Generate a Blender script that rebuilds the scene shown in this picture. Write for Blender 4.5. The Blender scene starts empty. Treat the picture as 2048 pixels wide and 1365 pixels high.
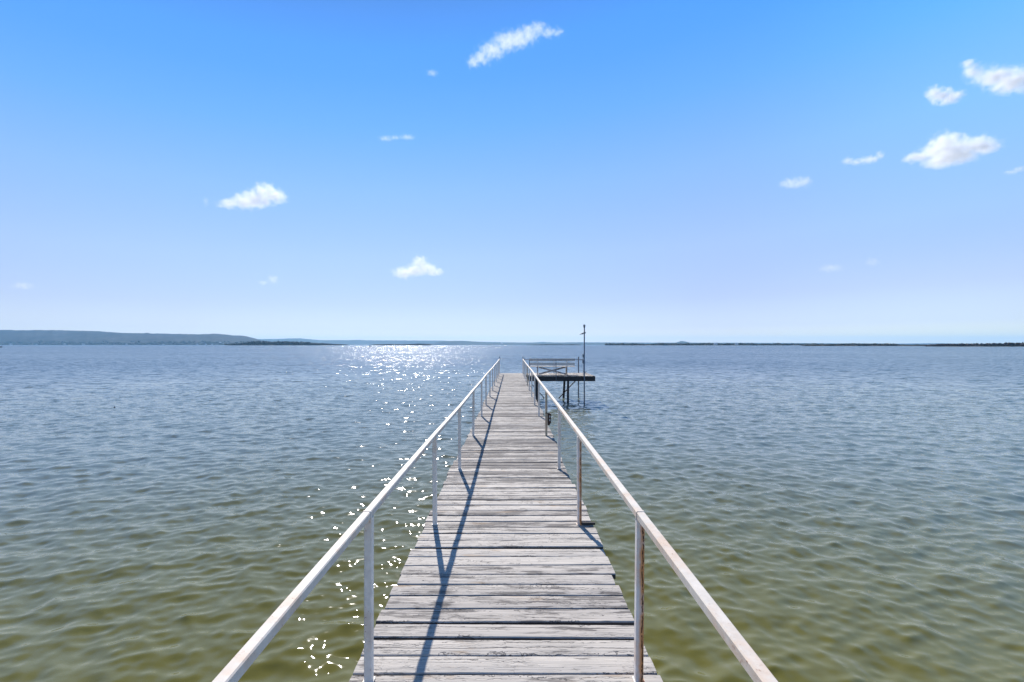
import bpy, math, random
import numpy as np
from mathutils import Vector, noise as mnoise

random.seed(7)
rng = np.random.default_rng(11)
scene = bpy.context.scene
col = scene.collection

# ------------------------------------------------------------------ constants
F = 977.0            # focal length in pixels of the 2048 px wide photograph
CX, HY = 1024.0, 690.0
CAM_Z = 1.62         # camera above the deck (deck top is z = 0)
WZ = -1.43           # lake level

def px_dir(px, py):
    return ((px - CX) / F, (HY - py) / F)

# ------------------------------------------------------------------ node helpers
def mat(name):
    m = bpy.data.materials.new(name)
    m.use_nodes = True
    nt = m.node_tree
    nt.nodes.clear()
    out = nt.nodes.new('ShaderNodeOutputMaterial')
    return m, nt, out

class N:
    """small node-graph helper"""
    def __init__(self, nt):
        self.nt = nt
    def new(self, t, **kw):
        n = self.nt.nodes.new(t)
        for k, v in kw.items():
            setattr(n, k, v)
        return n
    def put(self, sock, v):
        if isinstance(v, bpy.types.NodeSocket):
            self.nt.links.new(v, sock)
        elif v is not None:
            sock.default_value = v
    def math(self, op, a, b=None, c=None, clamp=False):
        n = self.new('ShaderNodeMath', operation=op, use_clamp=clamp)
        self.put(n.inputs[0], a)
        if b is not None: self.put(n.inputs[1], b)
        if c is not None: self.put(n.inputs[2], c)
        return n.outputs[0]
    def vmath(self, op, a, b=None, out=0):
        n = self.new('ShaderNodeVectorMath', operation=op)
        self.put(n.inputs[0], a)
        if b is not None:
            self.put(n.inputs['Scale'] if op == 'SCALE' else n.inputs[1], b)
        return n.outputs[out]
    def noise(self, vec, scale, detail=3.0, rough=0.55, dist=0.0, color=False, lac=2.0):
        n = self.new('ShaderNodeTexNoise')
        self.put(n.inputs['Vector'], vec)
        n.inputs['Scale'].default_value = scale
        n.inputs['Detail'].default_value = detail
        n.inputs['Roughness'].default_value = rough
        n.inputs['Lacunarity'].default_value = lac
        n.inputs['Distortion'].default_value = dist
        return n.outputs['Color' if color else 'Fac']
    def ramp(self, fac, stops, interp='LINEAR'):
        n = self.new('ShaderNodeValToRGB')
        cr = n.color_ramp
        cr.interpolation = interp
        while len(cr.elements) < len(stops):
            cr.elements.new(0.5)
        for e, (p, c) in zip(cr.elements, stops):
            e.position = p
            e.color = (*c, 1) if len(c) == 3 else c
        self.put(n.inputs[0], fac)
        return n.outputs[0]
    def rng(self, v, a, b, c, d, smooth=False):
        n = self.new('ShaderNodeMapRange')
        n.interpolation_type = 'SMOOTHSTEP' if smooth else 'LINEAR'
        self.put(n.inputs[0], v)
        for i, x in enumerate((a, b, c, d)):
            self.put(n.inputs[i + 1], x)
        return n.outputs[0]
    def mix(self, fac, a, b, blend='MIX'):
        n = self.new('ShaderNodeMix', data_type='RGBA', blend_type=blend)
        self.put(n.inputs['Factor'], fac)
        def c(x):
            return (*x, 1) if isinstance(x, tuple) and len(x) == 3 else x
        self.put(n.inputs[6], c(a)); self.put(n.inputs[7], c(b))
        return n.outputs[2]
    def scale_vec(self, vec, s):
        return self.vmath('MULTIPLY', vec, s)
    def bump(self, h, strength, dist):
        n = self.new('ShaderNodeBump')
        n.inputs['Strength'].default_value = strength
        n.inputs['Distance'].default_value = dist
        self.put(n.inputs['Height'], h)
        return n.outputs[0]
    def principled(self, out, color, rough=0.7, normal=None, spec=0.3, metallic=0.0, ior=None):
        p = self.new('ShaderNodeBsdfPrincipled')
        self.put(p.inputs['Base Color'], (*color, 1) if isinstance(color, tuple) and len(color) == 3 else color)
        self.put(p.inputs['Roughness'], rough)
        p.inputs['Specular IOR Level'].default_value = spec
        p.inputs['Metallic'].default_value = metallic
        if ior: p.inputs['IOR'].default_value = ior
        if normal is not None: self.put(p.inputs['Normal'], normal)
        self.nt.links.new(p.outputs[0], out.inputs['Surface'])
        return p

# ------------------------------------------------------------------ materials
def m_deck(name, light=1.0, along='X'):
    m, nt, out = mat(name); g = N(nt)
    pos = g.new('ShaderNodeTexCoord').outputs['Object']
    at = g.new('ShaderNodeAttribute', attribute_name='rnd').outputs['Fac']
    off = g.new('ShaderNodeCombineXYZ')
    g.put(off.inputs[0], g.math('MULTIPLY', at, 37.0)); g.put(off.inputs[2], g.math('MULTIPLY', at, 91.0))
    p = g.vmath('ADD', pos, off.outputs[0])
    st = (1.0, 26.0, 8.0) if along == 'X' else (26.0, 1.0, 8.0)
    st2 = (2.2, 70.0, 8.0) if along == 'X' else (70.0, 2.2, 8.0)
    st3 = (3.0, 11.0, 3.0) if along == 'X' else (11.0, 3.0, 3.0)
    st4 = (0.9, 5.0, 2.0) if along == 'X' else (5.0, 0.9, 2.0)
    grain = g.noise(g.scale_vec(p, st), 1.6, 6, 0.65, 0.25)
    fine = g.noise(g.scale_vec(p, st2), 1.5, 4, 0.6, 0.2)
    worn = g.noise(g.scale_vec(p, st3), 1.3, 5, 0.62, 0.4)
    broad = g.noise(g.scale_vec(p, st4), 1.0, 2, 0.5)
    # bare weathered wood
    wood = g.ramp(grain, [(0.25, (0.15, 0.136, 0.123)), (0.5, (0.25, 0.228, 0.206)), (0.75, (0.35, 0.32, 0.288))])
    wood = g.mix(g.rng(fine, 0.38, 0.62, 0.45, 0.0), wood, (0.11, 0.10, 0.10))
    # chalky old paint left on it
    paint = g.ramp(fine, [(0.3, (0.40, 0.368, 0.328)), (0.55, (0.54, 0.496, 0.442)), (0.8, (0.60, 0.552, 0.492))])
    cover = g.math('ADD', g.math('MULTIPLY', worn, 1.0), g.math('MULTIPLY', g.math('SUBTRACT', at, 0.5), 0.22))
    cover = g.math('ADD', cover, g.math('MULTIPLY', g.math('SUBTRACT', grain, 0.5), 0.75))
    sy = g.new('ShaderNodeSeparateXYZ'); g.put(sy.inputs[0], pos)
    cover = g.math('ADD', cover, g.rng(sy.outputs[1], 3.2, 6.0, 0.10, -0.06))
    pm = g.rng(cover, 0.40, 0.50, 0.0, 1.0, True)
    base = g.mix(pm, wood, paint)
    # tan stains
    tan = g.math('MULTIPLY', g.rng(g.noise(g.scale_vec(p, st3), 0.7, 3, 0.6), 0.62, 0.72, 0, 1, True), 0.55)
    base = g.mix(tan, base, (0.36, 0.25, 0.15))
    # tonal change from plank to plank
    base = g.mix(1.0, base, g.ramp(at, [(0.0, (0.86, 0.84, 0.82)), (0.5, (0.98, 0.965, 0.94)), (1.0, (1.06, 1.04, 1.005))]), 'MULTIPLY')
    # dark checks and splits along the grain
    wv = g.noise(g.scale_vec(p, (1.6, 9.0, 2.0) if along == 'X' else (9.0, 1.6, 2.0)), 1.0, 2, 0.5)
    pw = g.vmath('ADD', g.scale_vec(p, (1.25, 34.0, 4.0) if along == 'X' else (34.0, 1.25, 4.0)),
                 g.vmath('SCALE', g.noise(p, 14.0, 3, 0.6, color=True), 1.1))
    ck = g.new('ShaderNodeTexNoise'); g.put(ck.inputs['Vector'], pw)
    ck.inputs['Scale'].default_value = 0.85; ck.inputs['Detail'].default_value = 1.5
    d = g.math('ABSOLUTE', g.math('SUBTRACT', ck.outputs['Fac'], 0.5))
    crack = g.math('MULTIPLY', g.rng(d, 0.0, 0.022, 1.0, 0.0, True), g.rng(wv, 0.44, 0.54, 0.0, 1.0, True))
    # crazed peeling flakes: short crooked dark lines
    vo = g.new('ShaderNodeTexVoronoi', feature='DISTANCE_TO_EDGE')
    g.put(vo.inputs['Vector'], g.vmath('ADD', g.scale_vec(p, (14.0, 42.0, 10.0) if along == 'X' else (42.0, 14.0, 10.0)),
                                     g.vmath('SCALE', g.noise(p, 30.0, 3, 0.6, color=True), 1.6)))
    vo.inputs['Scale'].default_value = 1.0
    fl = g.math('MULTIPLY', g.rng(vo.outputs['Distance'], 0.0, 0.05, 1.0, 0.0, True),
                g.rng(g.noise(p, 3.5, 3, 0.6), 0.54, 0.64, 0, 1, True))
    dark = g.math('MAXIMUM', crack, g.math('MULTIPLY', fl, 0.5))
    cw = g.new('ShaderNodeTexNoise'); g.put(cw.inputs['Vector'], g.vmath('ADD', g.scale_vec(p, (2.2, 95.0, 6.0) if along == 'X' else (95.0, 2.2, 6.0)), g.vmath('SCALE', g.noise(p, 9.0, 2, 0.5, color=True), 1.5)))
    cw.inputs['Scale'].default_value = 0.9; cw.inputs['Detail'].default_value = 1.0
    hair = g.math('MULTIPLY', g.rng(g.math('ABSOLUTE', g.math('SUBTRACT', cw.outputs['Fac'], 0.5)), 0.0, 0.02, 1.0, 0.0, True), g.rng(g.noise(g.scale_vec(p, st3), 0.9, 2, 0.5), 0.42, 0.56, 0.0, 0.75, True))
    dark = g.math('MAXIMUM', dark, hair)
    # some boards have opened along the grain in one long wandering split
    ac = g.new('ShaderNodeAttribute', attribute_name='across').outputs['Fac']
    pick = g.math('FRACT', g.math('MULTIPLY', at, 17.37))
    sx_ = g.new('ShaderNodeSeparateXYZ'); g.put(sx_.inputs[0], p)
    lx = g.new('ShaderNodeCombineXYZ'); g.put(lx.inputs[0], sx_.outputs[0 if along == 'X' else 1]); g.put(lx.inputs[1], g.math('MULTIPLY', at, 53.0))
    wan = g.math('MULTIPLY', g.math('SUBTRACT', g.noise(lx.outputs[0], 2.6, 4, 0.55), 0.5), 0.7)
    pos_ = g.math('ADD', g.math('MULTIPLY', g.math('SUBTRACT', g.math('FRACT', g.math('MULTIPLY', at, 7.91)), 0.5), 1.1), wan)
    dd = g.math('ABSOLUTE', g.math('SUBTRACT', ac, pos_))
    on = g.math('MULTIPLY', g.rng(pick, 0.50, 0.52, 1.0, 0.0), g.rng(g.noise(lx.outputs[0], 1.3, 2, 0.5), 0.40, 0.50, 0.0, 1.0, True))
    dark = g.math('MAXIMUM', dark, g.math('MULTIPLY', g.rng(dd, 0.015, 0.055, 1.0, 0.0, True), on))
    base = g.mix(g.math('MULTIPLY', dark, 0.86), base, (0.035, 0.032, 0.036))
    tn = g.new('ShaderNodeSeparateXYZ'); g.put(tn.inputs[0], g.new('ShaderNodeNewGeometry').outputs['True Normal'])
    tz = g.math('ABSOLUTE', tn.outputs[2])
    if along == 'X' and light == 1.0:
        base = g.mix(g.rng(tz, 0.35, 0.75, 0.88, 0.0), base, (0.035, 0.03, 0.027))   # bare sawn sides, darkened further to paint in the gap shade
    if light != 1.0:
        base = g.mix(1.0, base, (light, light, light), 'MULTIPLY')
    h = g.math('ADD', g.math('MULTIPLY', grain, 0.5), g.math('MULTIPLY', fine, 0.5))
    h = g.math('SUBTRACT', g.math('ADD', h, g.math('MULTIPLY', pm, 0.35)), g.math('MULTIPLY', dark, 1.0))
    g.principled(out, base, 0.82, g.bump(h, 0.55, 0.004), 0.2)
    return m

def m_painted_steel(name, base=(0.66, 0.635, 0.63), rust=0.5, edge=0.0, tan=0.35):
    """chalky white paint; rust spots bleed through, edge > 0 adds a long rust run up one side"""
    m, nt, out = mat(name); g = N(nt)
    tc = g.new('ShaderNodeTexCoord').outputs['Object']
    oi = g.new('ShaderNodeObjectInfo')
    off = g.vmath('SCALE', oi.outputs['Location'], 3.7)
    p = g.vmath('ADD', tc, off)
    n1 = g.noise(p, 5.5, 5, 0.65)
    n2 = g.noise(p, 60.0, 4, 0.7)
    n3 = g.noise(p, 20.0, 4, 0.65)
    c = g.mix(g.rng(n3, 0.35, 0.7, 0, 1), tuple(x * 0.86 for x in base), tuple(x * 1.05 for x in base))
    c = g.mix(g.math('MULTIPLY', g.rng(n1, 0.44, 0.66, 0, 1, True), tan), c, (0.62, 0.40, 0.25))
    sp = g.math('MULTIPLY', g.rng(n2, 0.64 - 0.05 * rust, 0.72, 0, 1, True), g.rng(n1, 0.46, 0.64, 0.15, 1, True))
    c = g.mix(g.math('MULTIPLY', sp, min(1.0, 0.5 + rust)), c, (0.26, 0.10, 0.045))
    if edge:
        sx = g.new('ShaderNodeSeparateXYZ'); g.put(sx.inputs[0], tc)
        e = g.math('ADD', sx.outputs[0], g.math('MULTIPLY', g.math('SUBTRACT', n3, 0.5), 0.022))
        halo = g.rng(e, -0.012, 0.006, 0, 1, True)
        c = g.mix(g.math('MULTIPLY', g.math('MULTIPLY', halo, g.rng(n1, 0.36, 0.56, 0.45, 1.0, True)), 0.95 * edge), c, (0.66, 0.28, 0.09))
        core = g.math('MULTIPLY', g.math('MULTIPLY', g.rng(e, 0.006, 0.009, 0, 1, True), g.rng(e, 0.012, 0.015, 1, 0, True)), g.rng(n2, 0.36, 0.5, 0, 1, True))
        c = g.mix(g.math('MULTIPLY', core, edge), c, (0.055, 0.018, 0.01))
    g.principled(out, c, 0.62, g.bump(g.math('ADD', g.math('MULTIPLY', n2, 0.5), sp), 0.25, 0.002), 0.3)
    return m

def m_plain(name, color, rough=0.75, var=0.25, scale=6.0, metallic=0.0, spec=0.3, bump=0.15):
    m, nt, out = mat(name); g = N(nt)
    tc = g.new('ShaderNodeTexCoord').outputs['Object']
    n = g.noise(tc, scale, 5, 0.6)
    c = g.mix(n, tuple(x * (1 - var) for x in color), tuple(x * (1 + var) for x in color))
    g.principled(out, c, rough, g.bump(n, bump, 0.01), spec, metallic)
    return m

def m_foliage(name, dark, mid, light, scale):
    m, nt, out = mat(name); g = N(nt)
    tc = g.new('ShaderNodeTexCoord').outputs['Object']
    n = g.noise(tc, scale, 5, 0.65)
    k = g.noise(tc, scale * 0.12, 2, 0.5)
    v = g.math('ADD', g.math('MULTIPLY', n, 0.6), g.math('MULTIPLY', k, 0.4))
    c = g.ramp(v, [(0.32, dark), (0.5, mid), (0.68, light)])
    g.principled(out, c, 0.9, None, 0.1)
    return m

def m_hill(name, dark, mid, light, scale):
    m, nt, out = mat(name); g = N(nt)
    tc = g.new('ShaderNodeTexCoord').outputs['Object']
    n = g.noise(g.scale_vec(tc, (1.0, 0.5, 1.6)), scale, 6, 0.7)
    k = g.noise(tc, scale * 0.1, 3, 0.55)
    v = g.math('ADD', g.math('MULTIPLY', n, 0.65), g.math('MULTIPLY', k, 0.35))
    c = g.ramp(v, [(0.36, dark), (0.5, mid), (0.66, light)])
    g.principled(out, c, 0.95, None, 0.05)
    return m

def m_water():
    m, nt, out = mat('lake_water'); g = N(nt)
    geo = g.new('ShaderNodeNewGeometry')
    pos = geo.outputs['Position']
    dist = g.vmath('LENGTH', pos, out=1)
    n_far = g.noise(g.scale_vec(pos, (0.32, 1.0, 0.0)), 1.3, 4, 0.62, color=True)
    n_mid = g.noise(g.scale_vec(pos, (0.5, 1.0, 0.0)), 3.6, 3, 0.6, color=True)
    n_fine = g.noise(g.scale_vec(pos, (0.5, 1.0, 0.0)), 15.0, 2, 0.5, color=True)
    half = (0.5, 0.5, 0.5)
    gust = g.rng(g.noise(g.scale_vec(pos, (0.012, 0.035, 0.0)), 1.0, 3, 0.55), 0.3, 0.7, 0.75, 1.25)
    a_far = g.math('MULTIPLY', g.rng(dist, 14.0, 70.0, 0.0, 1.45, True), gust)
    a_far = g.math('MULTIPLY', a_far, g.rng(dist, 120.0, 700.0, 1.0, 1.3, True))
    a_mid = g.math('MULTIPLY', g.rng(dist, 6.0, 30.0, 0.14, 0.85, True), gust)
    a_fine = g.rng(dist, 6.0, 40.0, 0.13, 0.45, True)
    v = g.vmath('SCALE', g.vmath('SUBTRACT', n_far, half), a_far)
    v = g.vmath('ADD', v, g.vmath('SCALE', g.vmath('SUBTRACT', n_mid, half), a_mid))
    v = g.vmath('ADD', v, g.vmath('SCALE', g.vmath('SUBTRACT', n_fine, half), a_fine))
    v = g.vmath('MULTIPLY', v, (1.0, 1.0, 0.0))
    # wavelets seen at a low angle hide their own far sides: only slopes that face the eye remain
    inc = geo.outputs['Incoming']
    ih = g.vmath('NORMALIZE', g.vmath('MULTIPLY', inc, (1.0, 1.0, 0.0)))
    sl = g.vmath('DOT_PRODUCT', v, ih, out=1)
    iz = g.new('ShaderNodeSeparateXYZ'); g.put(iz.inputs[0], inc)
    graze = g.rng(iz.outputs[2], 0.015, 0.11, 1.0, 0.0, True)
    fix = g.math('MULTIPLY', g.math('SUBTRACT', g.math('ABSOLUTE', sl), sl), graze)
    v = g.vmath('ADD', v, g.vmath('SCALE', ih, fix))
    nrm = g.vmath('NORMALIZE', g.vmath('ADD', geo.outputs['Normal'], v))
    # silty lake: the near body colour is the water's own, a little clearer in slow drifts
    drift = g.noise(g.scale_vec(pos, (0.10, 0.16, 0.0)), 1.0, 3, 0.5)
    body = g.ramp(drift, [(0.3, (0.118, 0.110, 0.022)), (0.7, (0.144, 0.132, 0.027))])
    # silty shallows; sky reflection painted into a lighter mid band; deeper water offshore
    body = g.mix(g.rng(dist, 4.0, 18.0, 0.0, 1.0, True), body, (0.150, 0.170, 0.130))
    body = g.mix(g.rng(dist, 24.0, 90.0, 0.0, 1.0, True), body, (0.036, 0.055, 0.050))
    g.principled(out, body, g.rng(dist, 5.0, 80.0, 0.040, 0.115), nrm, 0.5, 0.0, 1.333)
    return m

# ------------------------------------------------------------------ mesh helpers
class MB:
    """collects shapes, builds ONE mesh object"""
    def __init__(self):
        self.v = []; self.f = []
    def add(self, verts, faces):
        o = len(self.v)
        self.v += [tuple(p) for p in verts]
        self.f += [tuple(i + o for i in f) for f in faces]
        return self
    def bar(self, a, b, w, h, up=(0, 0, 1), bev=0.12):
        """rectangular bar from a to b with softened long edges; w sideways, h along up"""
        a, b = Vector(a), Vector(b)
        d = (b - a).normalized()
        u = Vector(up)
        if abs(d.dot(u)) > 0.98: u = Vector((0, 1, 0))
        s = d.cross(u).normalized(); u = s.cross(d).normalized()
        c = min(w, h) * bev
        prof = [(-w/2 + c, -h/2), (w/2 - c, -h/2), (w/2, -h/2 + c), (w/2, h/2 - c),
                (w/2 - c, h/2), (-w/2 + c, h/2), (-w/2, h/2 - c), (-w/2, -h/2 + c)]
        vs = [p + s * x + u * y for p in (a, b) for x, y in prof]
        n = len(prof)
        fs = [(i, (i + 1) % n, n + (i + 1) % n, n + i) for i in range(n)]
        fs += [tuple(range(n - 1, -1, -1)), tuple(range(n, 2 * n))]
        return self.add(vs, fs)
    def tube(self, a, b, r0, r1=None, n=12):
        r1 = r0 if r1 is None else r1
        a, b = Vector(a), Vector(b)
        d = (b - a).normalized()
        u = Vector((1, 0, 0)) if abs(d.x) < 0.9 else Vector((0, 1, 0))
        s = d.cross(u).normalized(); u = s.cross(d).normalized()
        vs = []
        for p, r in ((a, r0), (b, r1)):
            for i in range(n):
                t = 2 * math.pi * i / n
                vs.append(p + (s * math.cos(t) + u * math.sin(t)) * r)
        fs = [(i, (i + 1) % n, n + (i + 1) % n, n + i) for i in range(n)]
        fs += [tuple(range(n - 1, -1, -1)), tuple(range(n, 2 * n))]
        return self.add(vs, fs)
    def box(self, lo, hi, bev=0.0):
        (x0, y0, z0), (x1, y1, z1) = lo, hi
        return self.bar(((x0 + x1) / 2, (y0 + y1) / 2, z0), ((x0 + x1) / 2, (y0 + y1) / 2, z1),
                        abs(x1 - x0), abs(y1 - y0), up=(0, 1, 0), bev=bev or 0.05)
    def build(self, name, material, parent=None, smooth=False):
        me = bpy.data.meshes.new(name)
        me.from_pydata(self.v, [], self.f)
        me.materials.append(material)
        if smooth:
            me.polygons.foreach_set('use_smooth', [True] * len(me.polygons))
        me.update()
        ob = bpy.data.objects.new(name, me)
        col.objects.link(ob)
        if parent is not None: ob.parent = parent
        return ob

def thing(name, label, cat, loc=(0, 0, 0), group=None):
    o = bpy.data.objects.new(name, None)
    o.empty_display_size = 0.2
    o.location = loc
    col.objects.link(o)
    return tag(o, label, cat, group)

def tag(o, label=None, cat=None, group=None, kind=None):
    if label: o['label'] = label
    if cat: o['category'] = cat
    if group: o['group'] = group
    if kind: o['kind'] = kind
    return o

# ------------------------------------------------------------------ materials in use
M_DECK = m_deck('weathered_planks')
M_PLAT = m_deck('weathered_platform_boards', 0.92, 'Y')
M_BENCH = m_deck('weathered_bench_boards', 1.6)
M_RAIL = m_painted_steel('white_rail_paint', (0.66, 0.60, 0.52), 0.8, 0.0, 0.5)
M_POST = m_painted_steel('white_post_paint', (0.85, 0.775, 0.68), 0.5, 0.0, 0.3)
M_POST_RUST = m_painted_steel('rusting_post_paint', (0.80, 0.75, 0.70), 0.8, 1.0, 0.45)
M_POST_TAN = m_painted_steel('stained_post_paint', (0.50, 0.42, 0.30), 0.7, 0.0, 0.8)
M_DARKWOOD = m_plain('old_dark_timber', (0.055, 0.050, 0.047), 0.85, 0.4, 9.0)
M_PILE = m_plain('wet_steel_pile', (0.045, 0.045, 0.05), 0.6, 0.4, 7.0)
M_GALV = m_plain('dull_galvanised_pipe', (0.20, 0.215, 0.24), 0.5, 0.2, 12.0, 0.4)
M_BOXDARK = m_plain('rusty_dark_box', (0.045, 0.026, 0.020), 0.7, 0.5, 30.0)
M_PALE = m_plain('pale_cover', (0.55, 0.54, 0.52), 0.5, 0.1, 20.0)
M_LENS = m_plain('grey_lamp_glass', (0.35, 0.37, 0.40), 0.2, 0.1, 10.0, 0.0, 0.5)

# ================================================================== the pier
pier = thing('pier', 'long narrow wooden pier with white pipe railings running out over the lake', 'pier', (0, 0, 0))
PX0, PX1 = -0.790, 0.725

def plank_strip(name, spans, material, parent, along='X', t=0.038, seg=26):
    """spans: (centre across, width, start, end) per plank; builds cupped, ragged, slightly uneven boards in one mesh"""
    V, Fc, R, LY = [], [], [], []
    for (c, w, s, e) in spans:
        r = random.random()
        dz = random.gauss(0, 0.0022); tilt = random.gauss(0, 0.006); twist = random.gauss(0, 0.0022)
        cup = random.uniform(-0.0015, 0.003)
        bow = random.gauss(0, 0.0025); ph = random.uniform(0, 50)
        s2 = s + random.gauss(0, 0.008); e2 = e + random.gauss(0, 0.008)
        o = len(V)
        for i in range(seg + 1):
            u = i / seg
            x = s2 + (e2 - s2) * u
            k = bow * (1 - (2 * u - 1) ** 2)
            j1 = 0.0030 * mnoise.noise((x * 4.3, ph, 0)) + 0.0016 * mnoise.noise((x * 17, ph, 3))
            j2 = 0.0030 * mnoise.noise((x * 4.3, ph, 9)) + 0.0016 * mnoise.noise((x * 17, ph, 13))
            ze = dz + twist * (2 * u - 1)
            prof = [(-w/2 + j1, -t), (-w/2 + j1, -0.007), (-w/2 + 0.006 + j1, -0.0012), (-w/6, cup), (w/6, cup),
                    (w/2 - 0.006 + j2, -0.0012), (w/2 + j2, -0.007), (w/2 + j2, -t)]
            for (y, z) in prof:
                zz = z + ze + tilt * y
                V.append((x, c + k + y, zz) if along == 'X' else (c + k + y, x, zz))
                R.append(r); LY.append(2 * y / w)
        n = 8
        for i in range(seg):
            for q in range(n):
                a, b = o + i * n + q, o + i * n + (q + 1) % n
                Fc.append((a, a + n, b + n, b) if along == 'X' else (a, b, b + n, a + n))
        Fc.append(tuple(o + q for q in range(n)) if along == 'X' else tuple(o + q for q in range(n - 1, -1, -1)))
        Fc.append(tuple(o + seg * n + q for q in range(n - 1, -1, -1)) if along == 'X' else tuple(o + seg * n + q for q in range(n)))
    me = bpy.data.meshes.new(name)
    me.from_pydata(V, [], Fc)
    me.materials.append(material)
    at = me.attributes.new('rnd', 'FLOAT', 'POINT')
    at.data.foreach_set('value', np.array(R, dtype=np.float32))
    at = me.attributes.new('across', 'FLOAT', 'POINT')
    at.data.foreach_set('value', np.array(LY, dtype=np.float32))
    me.update()
    ob = bpy.data.objects.new(name, me); col.objects.link(ob); ob.parent = parent
    return ob

spans = []
y = -5.0
while y < 27.75:
    w = 0.139 + random.choice((0, 0, 0, 0.0, -0.014, 0.012)) + random.gauss(0, 0.002)
    gap = random.choice((0.003, 0.005, 0.008, 0.012, 0.016, 0.019)) if y < 12 else random.choice((0.004, 0.007, 0.011))
    lx = 0.012 * math.sin(y * 1.7) + 0.01 * math.sin(y * 0.6 + 1)
    spans.append((y + w / 2, w, PX0 + lx * 0.6, PX1 + lx))
    y += w + gap
deck = plank_strip('deck', spans, M_DECK, pier)

# stringers and cross beams below the planks
for sx in (-0.58, 0.0, 0.53):
    MB().box((sx - 0.025, -5, -0.235), (sx + 0.025, 27.6, -0.045)).build('stringer', M_DARKWOOD, pier)
POSTY = [2.355, 4.40, 6.38, 8.72, 11.06, 13.15, 15.3, 17.35, 19.4, 21.4, 23.6, 25.4, 27.35]
for k, yy in enumerate(POSTY[1::2]):
    for sx in (-0.66, 0.60):
        MB().tube((sx, yy, -3.4), (sx, yy, -0.05), 0.045).build('pile', M_PILE, pier)
    MB().box((-0.72, yy - 0.10, -0.30), (0.66, yy - 0.06, -0.24)).build('cross_beam', M_DARKWOOD, pier)

# railings: part = the top rail, its posts are sub-parts
RW = 0.038
def rail_mesh(X, wob):
    ys = [-3.0, 0.2] + POSTY
    b = MB()
    c = 0.004; w = RW; h = 0.036
    prof = [(-w/2 + c, -h/2), (w/2 - c, -h/2), (w/2, -h/2 + c), (w/2, h/2 - c), (w/2 - c, h/2), (-w/2 + c, h/2), (-w/2, h/2 - c), (-w/2, -h/2 + c)]
    vs = []
    for i, yy in enumerate(ys):
        dx, dz = wob[i]
        for (px_, pz_) in prof:
            vs.append((X + dx + px_, yy, 0.81 + dz + pz_))
    n = 8; fs = []
    for i in range(len(ys) - 1):
        for q in range(n):
            a, d = i * n + q, i * n + (q + 1) % n
            fs.append((a, d, d + n, a + n))
    fs.append(tuple(range(n - 1, -1, -1))); L = (len(ys) - 1) * n
    fs.append(tuple(range(L, L + n)))
    b.add(vs, fs)
    return b

def post_mesh(h):
    b = MB()
    b.bar((0, 0, 0.001), (0, 0, h), RW, RW, up=(0, 1, 0), bev=0.10)
    b.box((-0.026, -0.024, 0.0015), (0.026, 0.024, 0.006))          # welded foot plate
    return b

for side, X in (('port', -0.69), ('starboard', 0.61)):
    wob = [(0.0, 0.0), (0.0, 0.0)] + [(random.gauss(0, 0.004), random.gauss(0, 0.005)) for _ in POSTY]
    wob[2] = (0.0, 0.0)
    rail = rail_mesh(X, wob).build('handrail', M_RAIL, pier)
    protos = {}
    for i, yy in enumerate(POSTY):
        key = 'plain'
        if side == 'starboard' and i in (0, 1): key = 'rust'
        if side == 'starboard' and i in (3, 8): key = 'tan'
        if key not in protos:
            protos[key] = post_mesh(0.792).build('post', {'plain': M_POST, 'rust': M_POST_RUST, 'tan': M_POST_TAN}[key], rail)
            p = protos[key]
        else:
            p = protos[key].copy(); col.objects.link(p); p.parent = rail
        p.location = (X + wob[i + 2][0], yy, 0.0)
        p.rotation_euler = (random.gauss(0, 0.004), random.gauss(0, 0.006), 0)
        if key == 'rust': p['label'] = 'post with a long dark rust streak'
        if key == 'tan': p['label'] = 'post stained brown'
    MB().bar((X, 2.315, 0.81), (X, 2.329, 0.81), 0.0425, 0.0405).build('rail_joint', M_RAIL, rail)
    cap = MB().tube((X, 27.35, 0.828), (X, 27.35, 0.90), 0.022, 0.016, 10).tube((X, 27.35, 0.90), (X, 27.35, 0.965), 0.030, 0.022, 10)
    cap.build('post_cap', M_GALV, rail)
# a wooden shim under the second right-hand post
MB().box((0.625, 4.375, 0.006), (0.745, 4.40, 0.026)).build('shim', M_DARKWOOD, pier)

# outlet box on a railing post
ob = thing('outlet_box', 'dark rusty outlet box fixed to the outer side of a brown stained railing post', 'outlet box', (0.632, 8.72, 0.22))
b = MB(); b.box((0.006, -0.045, 0.015), (0.062, 0.045, 0.175)); b.add([(0.006, -0.045, -0.03), (0.03, -0.045, -0.03), (0.062, -0.045, 0.0149), (0.006, -0.045, 0.0149),
      (0.006, 0.045, -0.03), (0.03, 0.045, -0.03), (0.062, 0.045, 0.0149), (0.006, 0.045, 0.0149)],
      [(0, 1, 2, 3), (7, 6, 5, 4), (0, 4, 5, 1), (1, 5, 6, 2), (2, 6, 7, 3), (3, 7, 4, 0)])
b.build('box_body', M_BOXDARK, ob)
for z in (0.065, 0.125):
    MB().box((0.030, -0.049, z - 0.018), (0.048, -0.0453, z + 0.018)).build('socket_cover', M_PALE, ob)
MB().bar((-0.035, -0.024, 0.186), (0.045, -0.024, 0.176), 0.004, 0.014).build('strap', M_BOXDARK, ob)

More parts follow.
